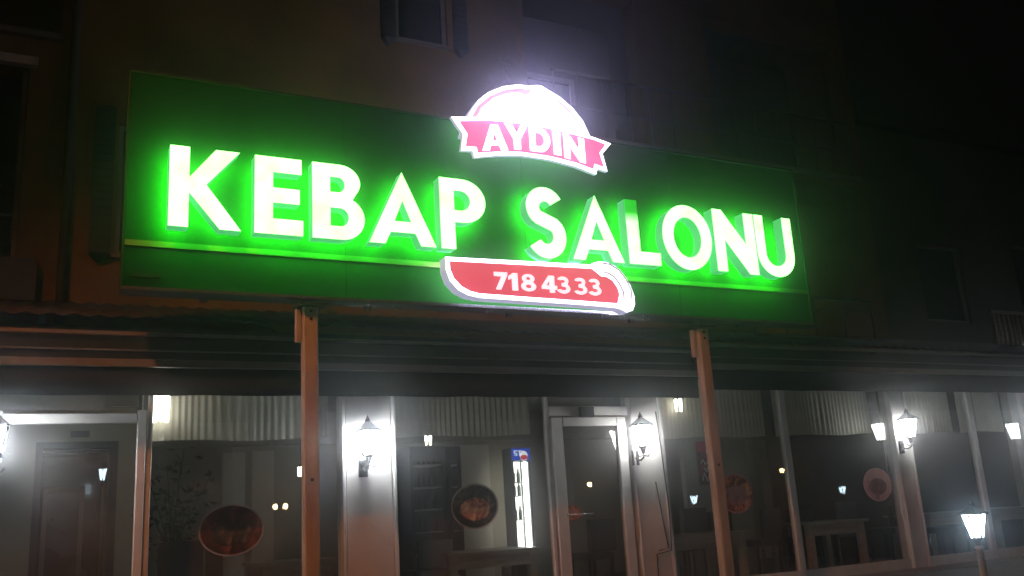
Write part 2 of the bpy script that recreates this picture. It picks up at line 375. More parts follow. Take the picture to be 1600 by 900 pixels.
for k in range(16): MB().box(p.x - .1 + k * .13, p.x - .06 + k * .13, 10.41, 10.45, q.z - .198, p.z + .118).build('baluster', M['wood'], r)

# ------------------------------------------------------------------ verandah roof and awnings
vr = thing('corrugated_roof', (6, 8.7, 3.5), 'dark corrugated verandah roof running along behind the sign bottom', 'roof')
mb = MB(); n = 520; x0, x1 = -2.6, 15.9
for k in range(n + 1):
    x = x0 + (x1 - x0) * k / n; dz = .014 * math.sin(x * 2 * math.pi / .19)
    for (y, z) in ((8.62, 3.40), (8.62, 3.425), (10.585, 3.98), (10.585, 3.955)): mb.v.append((x, y, z + dz))
for k in range(n):
    for j in range(4):
        a = k * 4 + j; b = k * 4 + (j + 1) % 4; mb.f.append((a, b, b + 4, a + 4)); mb.sm.append(True)
mb.build('roof_sheet', M['roofsheet'], vr)
MB().box(x0, x1, 8.72, 8.80, 3.22, 3.34).build('eaves_beam', M['fascia'], vr)
for k in range(9):
    xx = -2.2 + k * 2.15; MB().quad((xx, 8.8, 3.30), (xx, 10.58, 3.84), (xx + .07, 10.58, 3.84), (xx + .07, 8.8, 3.30)).box(xx, xx + .07, 8.802, 9.0, 3.20, 3.33).build('rafter', M['fascia'], vr)

def awning(x0, x1, zb, lab, ox=0, oy=0):
    a = thing('awning', ((x0 + x1) / 2, 8.5, zb), lab, 'awning', 'awnings over the shopfront')
    y = 8.5 + oy
    MB().cbox(x0, x1, y + .10, y + .24, zb + .33, zb + .52, .02).build('cassette', M['fascia'], a)
    MB().box(x0, x1, y + .06, y + .098, zb + .535, zb + .565).build('cassette_trim', M['alu'], a)
    MB().box(x0, x1, y + .075, y + .098, zb + .40, zb + .412).build('cassette_groove', M['alu'], a)
    MB().cbox(x0, x1, y - .01, y + .06, zb + .245, zb + .31, .015).build('front_bar', M['alu'], a)
    v = MB(); n = int((x1 - x0) / .12)
    for k in range(n + 1):
        x = x0 + .01 + (x1 - x0 - .02) * k / n; yy = y + .025 + .006 * math.sin(k * 1.7) + .004 * random.random()
        v.v += [(x, yy, zb + .003 * math.sin(k * .9)), (x, y + .025, zb + .243), (x, y + .030, zb + .243), (x, yy + .005, zb + .003 * math.sin(k * .9))]
    for k in range(n):
        for j in range(4): p_, q_ = k * 4 + j, k * 4 + (j + 1) % 4; v.f.append((p_, q_, q_ + 4, p_ + 4)); v.sm.append(True)
    v.build('valance', M['fabric'], a)
    MB().quad((x0 + .02, y + .24, zb + .50), (x1 - .02, y + .24, zb + .50), (x1 - .02, 9.55, zb + .62), (x0 + .02, 9.55, zb + .62)).build('canopy', M['fabric'], a)
    for xe in (x0 - .022, x1 + .002): MB().box(xe, xe + .02, y + .05, y + .26, zb + .22, zb + .56).build('end_cap', M['dark'], a)
    return a
awning(-2.2, 6.84, 2.70, 'long dark awning box over the door and pillar, ending at the bent steel post')
awning(7.02, 15.9, 2.80, 'dark awning box beyond the right steel post over the far windows', oy=.04)

# ------------------------------------------------------------------ shopfront
sf = thing('shopfront', (6, 9.6, .45), 'white framed glass restaurant front under the dark awnings', 'shopfront')
YG = 9.6
def frame_box(nm, x0, x1, z0, z1, y0=YG - .03, y1=YG + .05, m='white', par=None): return MB().cbox(x0, x1, y0, y1, z0, z1).build(nm, M[m], par or sf)
ZT = 3.14
for x0, x1 in ((2.86, 3.46), (6.52, 7.0), (11.1, 11.44)):
    pl = MB().cbox(x0 + .04, x1 - .04, YG - .06, YG + .16, .45, ZT, .012).build('pillar', M['pillar'], sf)
    MB().cbox(x0, x0 + .038, YG - .085, YG + .12, .45, ZT).cbox(x1 - .038, x1, YG - .085, YG + .12, .45, ZT).build('pillar_edge', M['white'], pl)
for x0, x1 in ((.90, .98), (5.35, 5.40), (9.02, 9.13), (12.86, 12.97)): frame_box('mullion', x0, x1, .45, ZT)
frame_box('head_rail', .98, 2.86, 2.99, 3.10); frame_box('head_rail', 3.46, 5.35, 2.99, 3.10); frame_box('head_rail', 7.0, 9.02, 2.99, 3.10)
frame_box('head_rail', 9.13, 11.1, 2.99, 3.10); frame_box('head_rail', 11.44, 12.86, 2.99, 3.10); frame_box('head_rail', 12.97, 14.12, 2.99, 3.10)
for a, b in ((.98, 2.86), (3.46, 5.35), (7.0, 9.02), (9.13, 11.1), (11.44, 12.86), (12.97, 14.12)):
    frame_box('bottom_rail', a, b, .45, .58)
    MB().box(a + .002, b - .002, YG + .004, YG + .012, .58, 2.99).build('window_pane', M['glass'], sf)
MB().box(5.40, 6.52, YG + .004, YG + .012, 2.74, ZT).build('transom_pane', M['glass'], sf)
# glass door between the two lanterns
d = MB().cbox(5.42, 5.57, YG - .045, YG + .03, .46, 2.60).cbox(6.34, 6.47, YG - .045, YG + .03, .46, 2.60).cbox(5.572, 6.338, YG - .045, YG + .03, 2.50, 2.60).cbox(5.572, 6.338, YG - .045, YG + .03, .46, .66).build('door', M['white'], sf)
MB().box(5.572, 6.338, YG - .01, YG - .002, .66, 2.50).build('door_pane', M['glass'], d)
MB().tube([(5.60, YG - .10, 1.47), (5.86, YG - .10, 1.47)], .012).tube([(5.55, YG - .045, 1.47), (5.55, YG - .10, 1.47), (5.60, YG - .10, 1.47)], .012).build('handle', M['metal'], d)
MB().cbox(5.80, 5.99, YG - .11, YG - .047, 2.60, 2.72).build('door_closer', M['dark'], d)
frame_box('door_lintel', 5.40, 6.52, 2.625, 2.735)
# porch on the left, standing forward of the windows
YP = 8.95
MB().cbox(.80, .875, YP - .04, YP + .05, .45, 2.62).build('porch_post', M['white'], sf)
MB().cbox(.89, .93, YP - .02, YP + .06, .45, 3.0).build('porch_corner', M['white'], sf)
MB().cbox(-.36, -.27, YP - .04, YP + .05, .45, 2.62).build('porch_post', M['white'], sf)
MB().cbox(-.268, .798, YP - .04, YP + .05, 2.51, 2.59).build('porch_header', M['white'], sf)
MB().box(-.268, .798, YP - .004, YP + .004, .45, 2.51).build('porch_pane', M['glass'], sf)
MB().box(-.36, .888, YP - .004, YP + .004, 2.622, 2.95).build('porch_transom', M['glass'], sf)
MB().box(.905, .912, YP + .062, YG - .032, .45, 3.0).build('porch_side_pane', M['glass'], sf)
p, q = at(163, 613, 9.2), at(216, 635, 9.2)
MB().cbox(p.x, q.x, 9.18, 9.22, q.z, p.z + .02).build('transom_panel', M['pilaster'], sf)
MB().cbox(-.95, -.37, YP - .12, YP + .2, .45, 3.0).build('porch_pillar', M['pillar'], sf)

# cable down the door pillar
cb = MB().tube([(6.90, YG - .095, 2.66), (6.93, YG - .095, 2.2), (6.96, YG - .095, 1.5), (6.94, YG - .095, .98), (6.72, YG - .095, .95), (6.70, YG - .095, .47)], .009, 6).tube([(6.80, YG - .095, 1.8), (6.86, YG - .095, 1.3), (6.90, YG - .095, 1.01), (6.76, YG - .095, .99)], .008, 6).build('cable', M['cable'])
tag(cb, 'thin dark cable running down the pale pillar right of the glass door', 'cable')

# ------------------------------------------------------------------ sign posts
for (x0, x1, zt, lab) in ((2.055, 2.19, 3.43, 'pale steel post lit orange under the letter B, left of the wide pillar'), (6.46, 6.59, 3.40, 'pale steel post lit orange in front of the brown oval food sticker')):
    t = thing('support_post', ((x0 + x1) / 2, 8.0, 0), lab, 'post', 'steel posts carrying the sign')
    MB().cbox(x0, x1, 7.95, 8.06, .02, zt - .012, .012).build('shaft', M['post'], t)
    MB().box(x0 - .06, x1 + .06, 7.86, 8.14, zt - .010, zt + .012).build('cap_plate', M['dark'], t)
    MB().box(x0 - .07, x1 + .07, 7.85, 8.15, .0, .018).build('base_plate', M['dark'], t)
    for zz in (zt - .05, zt - .12, 1.9): MB().frustum(((x0 + x1) / 2, 7.948, zz), [(.014, -.012), (.014, .012)], 6).build('bolt', M['dark'], t)
    MB().cbox(x0 - .055, x0 - .004, 8.0, 8.06, zt - .32, zt - .02).build('bracket', M['post'], t)

# ------------------------------------------------------------------ the sign
sg = thing('shop_sign', (4.4, 8.1, 3.45), 'long green sign board with lit white channel letters and yellow strip', 'sign')
SX0, SX1, SZ0, SZ1 = .565, 8.29, 3.49, 5.525
xs = [SX0, 2.49, 4.42, 6.35, SX1]
for a, b in zip(xs, xs[1:]): MB().box(a + .0015, b - .0015, 8.07, 8.15, SZ0 + .03, SZ1 - .025).build('board_panel', M['board'], sg)
MB().box(SX0 - .02, SX1 + .02, 8.055, 8.165, SZ1 - .023, SZ1).build('top_edge', M['boardedge'], sg)
MB().box(SX0 - .02, SX1 + .02, 7.93, 8.165, SZ0, SZ0 + .028).build('bottom_ledge', M['metal'], sg)
for q in ((SX0 - .02, SX0 - .001), (SX1 + .001, SX1 + .02)): MB().box(*q, 8.055, 8.165, SZ0 + .03, SZ1 - .025).build('side_edge', M['boardedge'], sg)
MB().box(SX0 + .002, SX1 - .002, 8.055, 8.068, 3.905, 3.957).build('stripe', M['yellow'], sg)
MB().cbox(.625, .865, 8.055, 8.068, 3.635, 3.67).build('maker_plate', M['boardedge'], sg)
for k in range(5): MB().box(1.2 + k * 1.5, 1.26 + k * 1.5, 8.152, 8.20, 3.47, 5.48).build('back_strut', M['dark'], sg)
MB().tube([(2.0, 8.16, 4.9), (2.0, 10.58, 4.9)], .03).tube([(6.9, 8.16, 4.9), (6.9, 10.58, 4.9)], .03).build('tie_bar', M['dark'], sg)

Z0, H = 4.025, .725
YF = 7.80; DEP = .14
F = letter_face('letter_face_lit')
def P_(x0, w, pts): return [(x0 + w * a, Z0 + H * b) for a, b in pts]
glyphs = []
# K
x0, w_ = .876, .60
glyphs.append(('K', [P_(x0, w_, [(0, 0), (.27, 0), (.27, .43), (.70, 0), (1.0, 0), (.505, .545), (.97, 1), (.63, 1), (.27, .62), (.27, 1), (0, 1)])]))
x0, w_ = 1.588, .43
glyphs.append(('E', [P_(x0, w_, [(0, 0), (1, 0), (1, .20), (.375, .20), (.375, .405), (.93, .405), (.93, .60), (.375, .60), (.375, .80), (.97, .80), (.97, 1), (0, 1)])]))
x0, w_ = 2.102, .49
def bx(a): return x0 + w_ * a
Bo = [(bx(0), Z0), (bx(.52), Z0)] + arc(bx(.56), Z0 + H * .285, w_ * .44, H * .285, -90, 62, 18) + arc(bx(.52), Z0 + H * .765, w_ * .40, H * .235, -35, 90, 16) + [(bx(0), Z0 + H)]
h1 = [(bx(.34), Z0 + H * .175), (bx(.52), Z0 + H * .175)] + arc(bx(.53), Z0 + H * .295, w_ * .16, H * .12, -90, 90, 12) + [(bx(.34), Z0 + H * .415)]
h2 = [(bx(.34), Z0 + H * .625), (bx(.48), Z0 + H * .625)] + arc(bx(.49), Z0 + H * .725, w_ * .13, H * .10, -90, 90, 12) + [(bx(.34), Z0 + H * .825)]
glyphs.append(('B', [Bo, h1, h2]))
def A_(x0, x1): 
    w = x1 - x0
    return [P_(x0, w, [(0, 0), (.235, 0), (.315, .165), (.685, .165), (.765, 0), (1, 0), (.5, 1.0)]), P_(x0, w, [(.375, .315), (.625, .315), (.5, .60)])]
glyphs.append(('A', A_(2.632, 3.302)))
x0, w_ = 3.352, .49
Po = [(bx(0), Z0), (bx(.31), Z0), (bx(.31), Z0 + H * .38), (bx(.48), Z0 + H * .38)] + arc(bx(.50), Z0 + H * .69, w_ * .50, H * .31, -90, 90, 20) + [(bx(0), Z0 + H)]
h1 = [(bx(.31), Z0 + H * .55), (bx(.44), Z0 + H * .55)] + arc(bx(.45), Z0 + H * .69, w_ * .21, H * .14, -90, 90, 12) + [(bx(.31), Z0 + H * .83)]
glyphs.append(('P', [Po, h1]))
def S_(x0, x1, z0, z1, wk=.20):
    h = z1 - z0; w = x1 - x0; sw = h * wk
    r1 = (h - sw) * .235; r2 = (h - sw) * .265; cx = (x0 + x1) / 2
    rx1 = w / 2 - sw / 2 - .012; rx2 = w / 2 - sw / 2
    c = arc(cx, z1 - sw / 2 - r1, rx1, r1, 28, 228, 26) + arc(cx, z0 + sw / 2 + r2, rx2, r2, 48, -150, 26)
    return stroke(c, sw)
glyphs.append(('S', [S_(4.29, 4.752, 4.008, 4.772)]))
glyphs.append(('A', A_(4.818, 5.452)))
x0, w_ = 5.516, .415
glyphs.append(('L', [P_(x0, w_, [(0, 0), (1, 0), (1, .20), (.375, .20), (.375, 1), (0, 1)])]))
glyphs.append(('O', [arc(6.321, 4.385, .338, .376, 0, 354, 59), arc(6.321, 4.385, .190, .232, 0, 354, 59)]))
x0, w_ = 6.705, .60
glyphs.append(('N', [P_(x0, w_, [(0, 0), (.245, 0), (.245, .52), (.775, -.015), (1, -.015), (1, 1), (.755, 1), (.755, .48), (.225, 1.015), (0, 1.015)])]))
x0, x1_ = 7.318, 7.884
uw = .135
Uo = [(x0, Z0 + H)] + arc((x0 + x1_) / 2, Z0 + .262, (x1_ - x0) / 2, .275, 180, 360, 28) + [(x1_, Z0 + H), (x1_ - uw, Z0 + H)] + arc((x0 + x1_) / 2, Z0 + .262, (x1_ - x0) / 2 - uw, .145, 360, 180, 24) + [(x0 + uw, Z0 + H)]
glyphs.append(('U', [Uo]))
FL = letter_face('letter_face_partly_dead', Z0 + H * .60 - 3.45, Z0 + H * .82 - 3.45, (.03, .3, .04))
for ch, loops in glyphs:
    o = flat_solid('letter', loops, YF, DEP, [FL if ch == 'L' else F, M['g_side'], M['g_back']], sg)
    o['label'] = ('letter L with its dim upper arm' if ch == 'L' else 'lit green white letter ' + ch)

# round-topped emblem with ribbon
em = thing('emblem_sign', (4.38, 7.8, 4.94), 'glowing white domed emblem with pink ribbon rising above the green sign', 'sign')
YE = 7.72
dome_out = [(3.60, 5.20), (3.641, 5.367), (3.70, 5.47), (3.79, 5.60), (3.90, 5.70), (4.08, 5.80), (4.25, 5.848), (4.40, 5.862), (4.50, 5.885), (4.58, 5.862), (4.75, 5.795), (4.90, 5.690), (5.02, 5.555), (5.09, 5.40), (5.12, 5.20)]
rib_out = [(3.455, 5.345), (3.64, 5.37), (3.90, 5.40), (4.20, 5.415), (4.55, 5.41), (4.85, 5.385), (5.10, 5.36), (5.322, 5.315), (5.20, 5.185), (5.245, 4.985), (5.12, 5.005), (5.098, 4.935), (4.85, 4.995), (4.55, 5.03), (4.22, 5.035), (3.95, 5.0), (3.69, 4.945), (3.672, 5.012), (3.545, 5.000), (3.577, 5.178)]
flat_solid('dome_case', [dome_out], YE, .13, [M['rimwhite'], M['rimside'], M['halo_white']], em)
band_out = [(3.69, 5.376)] + [(3.775, 5.53), (3.915, 5.66), (4.09, 5.755), (4.25, 5.80), (4.42, 5.81), (4.56, 5.80), (4.72, 5.748), (4.85, 5.66), (4.965, 5.535), (5.045, 5.376)]
flat_solid('arc_band', [band_out], YE - .012, .010, [M['arcband'], M['arcband'], M['rimside']], em)
inn = [(3.745, 5.376), (3.83, 5.52), (3.96, 5.635), (4.11, 5.71), (4.25, 5.745), (4.33, 5.725), (4.39, 5.76), (4.42, 5.83), (4.52, 5.87), (4.60, 5.83), (4.63, 5.77), (4.72, 5.70), (4.83, 5.62), (4.94, 5.51), (5.015, 5.376)]
flat_solid('dome_face', [inn], YE - .022, .009, [M['domewhite'], M['rimwhite'], M['rimside']], em)
flat_solid('ribbon_case', [rib_out], YE - .05, .045, [M['rimwhite'], M['rimside'], M['rimside']], em)
rib_in = [(3.535, 5.305), (3.88, 5.362), (4.20, 5.380), (4.55, 5.375), (4.85, 5.350), (5.10, 5.325), (5.245, 5.290), (5.158, 5.183), (5.200, 5.022), (5.08, 5.048), (5.065, 4.985), (4.85, 5.033), (4.55, 5.065), (4.22, 5.068), (3.95, 5.036), (3.722, 4.992), (3.712, 5.053), (3.592, 5.045), (3.62, 5.180)]
flat_solid('ribbon_face', [rib_in], YE - .060, .009, [M['pink'], M['rimwhite'], M['rimside']], em)
def place(loops, x0, w, zb, h, tilt): return [[(x0 + w * a, zb + h * b + tilt * (a - .5) * w) for a, b in lp] for lp in loops]
GA = [[(0, 0), (.27, 0), (.34, .2), (.66, .2), (.73, 0), (1, 0), (.64, 1), (.36, 1)], [(.41, .38), (.59, .38), (.5, .70)]]
GY = [[(.36, 0), (.64, 0), (.64, .40), (1, 1), (.70, 1), (.5, .62), (.30, 1), (0, 1), (.36, .40)]]
GD = [[(0, 0), (.45, 0)] + arc(.45, .5, .55, .5, -90, 90, 16) + [(0, 1)], [(.28, .22), (.44, .22)] + arc(.44, .5, .28, .28, -90, 90, 12) + [(.28, .78)]]
GI = [[(0, 0), (1, 0), (1, 1), (0, 1)]]
GN = [[(0, 0), (.27, 0), (.27, .55), (.73, 0), (1, 0), (1, 1), (.73, 1), (.73, .45), (.27, 1), (0, 1)]]
ink = [M['rimwhite'], M['rimwhite'], M['rimside']]
for G, x0, w, zb, h, tl in ((GA, 3.775, .285, 5.045, .275, .14), (GY, 4.035, .27, 5.09, .275, .06), (GD, 4.315, .24, 5.095, .27, 0), (GI, 4.595, .085, 5.09, .285, -.05), (GN, 4.72, .25, 5.055, .275, -.14)):
    o = flat_solid('ribbon_letter', place(G, x0, w, zb, h, tl), YE - .068, .007, ink, em)

# blade-shaped phone number sign
kn = thing('phone_number_sign', (4.4, 7.8, 3.48), 'red lit blade shaped sign with white numerals below the big letters', 'sign')
out = [(3.362, 3.925), (4.982, 3.962), (5.03, 3.985), (5.10, 4.005), (5.20, 4.0), (5.29, 3.965), (5.38, 3.885), (5.455, 3.775), (5.495, 3.66), (5.495, 3.57), (5.46, 3.50), (5.38, 3.474), (5.31, 3.505), (5.24, 3.517), (4.85, 3.527), (4.2, 3.534), (3.70, 3.540), (3.58, 3.560), (3.48, 3.606), (3.40, 3.690), (3.362, 3.80)]
flat_solid('blade_case', [out], 7.75, .14, [M['rimwhite'], M['rimside'], M['halo_white']], kn)
red = [(3.402, 3.882), (4.2, 3.900), (4.99, 3.916), (5.05, 3.878), (5.10, 3.842), (5.16, 3.842), (5.235, 3.805), (5.29, 3.73), (5.305, 3.66), (5.285, 3.60), (5.27, 3.562), (4.85, 3.568), (4.2, 3.575), (3.70, 3.581), (3.60, 3.600), (3.515, 3.640), (3.44, 3.715), (3.405, 3.80)]
flat_solid('blade_face', [red], 7.741, .008, [M['redpanel'], M['rimwhite'], M['rimside']], kn)
hs = stroke([(5.10, 3.93), (5.20, 3.93), (5.29, 3.885), (5.36, 3.80), (5.405, 3.70), (5.405, 3.60), (5.38, 3.55)], [.10, .12, .13, .13, .12, .12, .06])
flat_solid('handle_face', [hs], 7.740, .009, [M['handlewhite'], M['rimwhite'], M['rimside']], kn)
for off in (-.050, .052):
    hp = [(5.13, 3.93), (5.20, 3.93), (5.29, 3.885), (5.36, 3.80), (5.405, 3.70), (5.405, 3.60)]
    hq = stroke(hp, 2 * abs(off)); hq = hq[:6] if off > 0 else hq[6:]
    flat_solid('handle_outline', [stroke(hq, .016)], 7.738, .0018, [M['handleline']] * 3, kn)
G7 = [[(.10, 0), (.48, 0), (1, .86), (1, 1), (0, 1), (0, .76), (.56, .76)]]
G1 = [[(.35, 0), (.85, 0), (.85, 1), (.45, 1), (.05, .80), (.05, .58), (.35, .70)]]
G8 = [arc(.5, .285, .5, .285, 135, 405, 26) + arc(.5, .745, .42, .255, -45, 225, 24), arc(.5, .285, .20, .11, 0, 350, 20), arc(.5, .745, .155, .095, 0, 350, 20)]
G4 = [[(.52, 0), (.84, 0), (.84, .20), (1, .20), (1, .42), (.84, .42), (.84, 1), (.48, 1), (0, .36), (0, .20), (.52, .20)], [(.30, .42), (.52, .42), (.52, .70)]]
G3 = [arc(.44, .745, .43, .255, 160, -38, 20) + arc(.46, .285, .52, .285, 42, -160, 24) + arc(.46, .30, .25, .115, -150, 78, 16) + [(.34, .43), (.34, .60)] + arc(.44, .725, .19, .095, -80, 145, 16)]
for G, x0, w in ((G7, 3.862, .145), (G1, 4.012, .125), (G8, 4.155, .165), (G4, 4.385, .175), (G3, 4.565, .150), (G3, 4.765, .150), (G3, 4.935, .150)):
    G_ = place(G, x0, w, 3.632, .175, 0)
    flat_solid('numeral', G_, 7.733, .007, [M['digit'], M['digit'], M['rimside']], kn)
for x in (3.86, 5.2): MB().box(x, x + .05, 7.88, 7.95, 3.44, 3.47).build('clip', M['metal'], kn)

# ------------------------------------------------------------------ lanterns
def lantern_head(t, c, glow, s=1.0, cage=True):
    """four-sided tapering lantern: c = centre of the glass"""
    x, y, z = c
    hb, ht, hh = .062 * s, .115 * s, .115 * s
    gl = MB().frustum((x, y, z), [(hb, -hh), (ht, hh)], 4).build('lantern_glass', glow, t)
    fr = MB()
    for k in range(4):
        a = math.pi / 4 + k * math.pi / 2
        fr.tube([(x + hb * 1.06 * math.cos(a), y + hb * 1.06 * math.sin(a), z - hh), (x + ht * 1.05 * math.cos(a), y + ht * 1.05 * math.sin(a), z + hh)], .008 * s, 6)
        b = a + math.pi / 2
        for q, rr in ((.0, .0),):
            m0 = Vector((math.cos(a) + math.cos(b), math.sin(a) + math.sin(b), 0)) * .5
            fr.tube([(x + m0.x * ht * 1.04, y + m0.y * ht * 1.04, z + hh), (x + m0.x * ht * .96, y + m0.y * ht * .96, z + hh * .55)], [.014 * s, .002 * s], 5)
            fr.tube([(x + m0.x * hb * 1.10, y + m0.y * hb * 1.10, z - hh), (x + m0.x * hb * 1.42, y + m0.y * hb * 1.42, z - hh * .45)], [.014 * s, .002 * s], 5)
    fr.build('cage', M['iron'], t)
    MB().frustum((x, y, z + hh), [(ht * 1.25, .002), (ht * 1.30, .014), (ht * .70, .06 * s), (ht * .22, .10 * s), (ht * .25, .115 * s), (ht * .08, .15 * s), (.002, .17 * s)], 4).build('lantern_roof', M['iron'], t)
    MB().frustum((x, y, z - hh), [(.018 * s, -.09 * s), (.03 * s, -.05 * s), (hb * .6, -.03 * s), (hb * 1.15, -.012), (hb * 1.15, -.002)], 8).build('lantern_base', M['iron'], t)

def wall_lantern(c, ywall, lab, k=1.0):
    t = thing('wall_lantern', (c[0], ywall, c[2]), lab, 'lantern', 'wall lanterns on the shopfront pillars')
    lantern_head(t, c, emat('lantern_glass_lit', (.93 + .04 * (k < .9), .97, 1.0 - .05 * (k < .9)), 105.0 * k, mottle=.25, scale=9), 1.03)
    MB().frustum((c[0], 0, 0), [(.055, 0), (.055, .015), (.03, .03)], 10)
    bp = MB().cbox(c[0] - .05, c[0] + .05, ywall - .02, ywall - .001, c[2] - .34, c[2] - .16).build('back_plate', M['iron'], t)
    MB().tube([(c[0], ywall - .02, c[2] - .25), (c[0], ywall - .06, c[2] - .28), (c[0], (c[1] + ywall) / 2 - .03, c[2] - .285), (c[0], c[1], c[2] - .255), (c[0], c[1], c[2] - .21)], .012).build('arm', M['iron'], t)
    for sx in (-1, 1): MB().tube([(c[0], c[1], c[2] - .235), (c[0] + sx * .07, c[1], c[2] - .245), (c[0] + sx * .085, c[1], c[2] - .215)], .008, 6).build('scroll', M['iron'], t)
    return t
for (px, py, lab), k in zip(((575, 692, 'very bright wall lantern on the wide white pillar beside the first steel post'),
                    (1003, 681, 'bright wall lantern on the pillar at the right of the glass door'),
                    (1420, 669, 'bright wall lantern on the far narrow pillar among the curtained windows')), (1.15, .8, .7)):
    p = at(px, py, YG - .25); wall_lantern(p, YG - .062, lab, k)
wall_lantern(at(-9, 690, YP - .30), YP - .122, 'bright wall lantern cut by the left picture edge beside the porch door')
wall_lantern(Vector((14.3, YG - .25, 2.36)), YG - .062, 'wall lantern past the last far window, seen as a reflection')
MB().cbox(14.122, 14.48, YG - .06, YG + .16, .45, ZT, .012).build('pillar', M['pillar'], sf)

def garden_lantern(c, lab):
    t = thing('garden_lantern', (c[0], c[1], 0), lab, 'lantern', 'garden lanterns on posts')
    lantern_head(t, c, M['gardenglow'], .98)
    MB().frustum((c[0], c[1], 0), [(.075, 0), (.075, .12), (.045, .16), (.034, c[2] - .235), (.055, c[2] - .22), (.03, c[2] - .195)], 10, 0, True).build('lantern_post', M['post'], t)
    return t
gl0 = garden_lantern(at(1524, 822, 6.6), 'garden lantern with black cage and lit white glass near the lower right corner')
for px, py, zz, lab in ((1085, 781, None, 'garden lantern across the road mirrored beside the poster window'), (1317, 766, None, 'garden lantern across the road mirrored in the far window'), (160, 742, None, 'tall garden lantern across the road mirrored in the porch door')):
    pl_y = (YP if px < 200 else YG)
    p = at(px, py, 2 * pl_y + 2.5); garden_lantern(Vector((p.x, -2.5, p.z)), lab)

# ------------------------------------------------------------------ street lamps behind the camera
def street_lamp(base, h, head, lab, spot=False, globe=False):
    t = thing('street_lamp', (base[0], base[1], 0), lab, 'street lamp', 'street lamps along the road')
    if globe:
        MB().frustum((base[0], base[1], 0), [(.09, 0), (.06, .5), (.04, h - .2)], 10, 0, True).build('lamp_post', M['dark'], t)
        MB().frustum((base[0], base[1], h), [(.05, -.2), (.16, -.12), (.2, 0), (.16, .12), (.05, .2)], 12, 0, True).build('lamp_globe', M['warmglow'], t)
        return t
    MB().tube([(base[0], base[1], 0), (base[0], base[1], h - 1.0), (base[0] + (head[0] - base[0]) * .3, base[1] + (head[1] - base[1]) * .3, h + .15), (head[0], head[1], h + .12)], [.09, .065, .05, .04], 10).build('lamp_post', M['dark'], t)
    MB().cbox(head[0] - .14, head[0] + .14, head[1] - .3, head[1] + .3, h + .04, h + .16, .04).build('lamp_housing', M['dark'], t)
    MB().box(head[0] - .10, head[0] + .10, head[1] - .22, head[1] + .22, h + .02, h + .038).build('lamp_lens', M['sodium'], t)
    if spot:
        l = bpy.data.lights.new('sodium_light', 'SPOT'); l.energy = 2350; l.color = (1.0, .30, .09); l.spot_size = math.radians(64); l.spot_blend = .70; l.shadow_soft_size = .05
        lo = bpy.data.objects.new('sodium_light', l); C.objects.link(lo); lo.parent = t; lo.location = Vector((head[0], head[1], h)) - t.location
        aim = Vector((9.0, 6.7, -10.5)); lo.rotation_euler = aim.to_track_quat('-Z', 'Y').to_euler()
    return t
street_lamp((-4.2, .8), 9.5, (-3.5, 2.3), 'sodium street lamp on the near pavement that lights the posts orange', True)
for px, py, D, lab in ((376, 755, 40, 'small warm globe lamp mirrored in the window left of the first post'), (430, 792, 52, 'small warm globe lamp mirrored low beside the first post, left one of the pair'), (446, 791, 50, 'small warm globe lamp mirrored low beside the first post, right one of the pair'), (921, 757, 46, 'small globe lamp mirrored high in the glass door'), (1222, 735, 44, 'small globe lamp mirrored beside the far mullion')):
    p = at(px, py, 2 * YG + D); street_lamp((p.x, -D), p.z, None, lab, globe=True)

# ------------------------------------------------------------------ inside the restaurant
def curtain(x0, x1, z0, z1, y, lab, per=.075, amp=.015):
    mb = MB(); n = int((x1 - x0) / per * 8)
    ph = random.random() * 6
    for k in range(n + 1):
        x = x0 + (x1 - x0) * k / n
        a = amp * (.7 + .3 * math.sin(x * 3.1 + ph)); yy = y + a * math.sin(2 * math.pi * x / per + 1.9 * math.sin(x * 4.3 + ph) + 1.3 * math.sin(x * 9.1)) + .010 * math.sin(x * 13.7 + ph)
        mb.v += [(x, yy * .0 + y + (yy - y) * .45, z1), (x, yy, z0 + .01 * math.sin(x * 5 + ph))]
    for k in range(n): mb.f.append((k * 2, k * 2 + 1, k * 2 + 3, k * 2 + 2)); mb.sm.append(True)
    o = mb.build('curtain', M['curtain']); return tag(o, lab, 'curtain', 'short pleated curtains behind the windows')
YC = 9.88
zc = at(500, 690, YC).z
curtain(1.02, 2.82, 2.43, 3.05, YC, 'pleated sheer valance behind the window left of the wide pillar')
curtain(3.5, 5.3, 2.43, 3.05, YC, 'pleated sheer valance behind the window between wide pillar and glass door')
curtain(7.05, 8.98, 2.36, 3.05, YC, 'pleated sheer valance behind the window with the red poster')
curtain(9.18, 11.05, 2.36, 3.05, YC, 'pleated sheer valance behind the far window left of the narrow pillar')
curtain(11.5, 12.82, 2.36, 3.05, YC, 'pleated sheer valance behind the window above the garden lantern')
curtain(13.0, 14.08, 2.36, 3.05, YC, 'pleated sheer valance behind the last window at the picture edge')

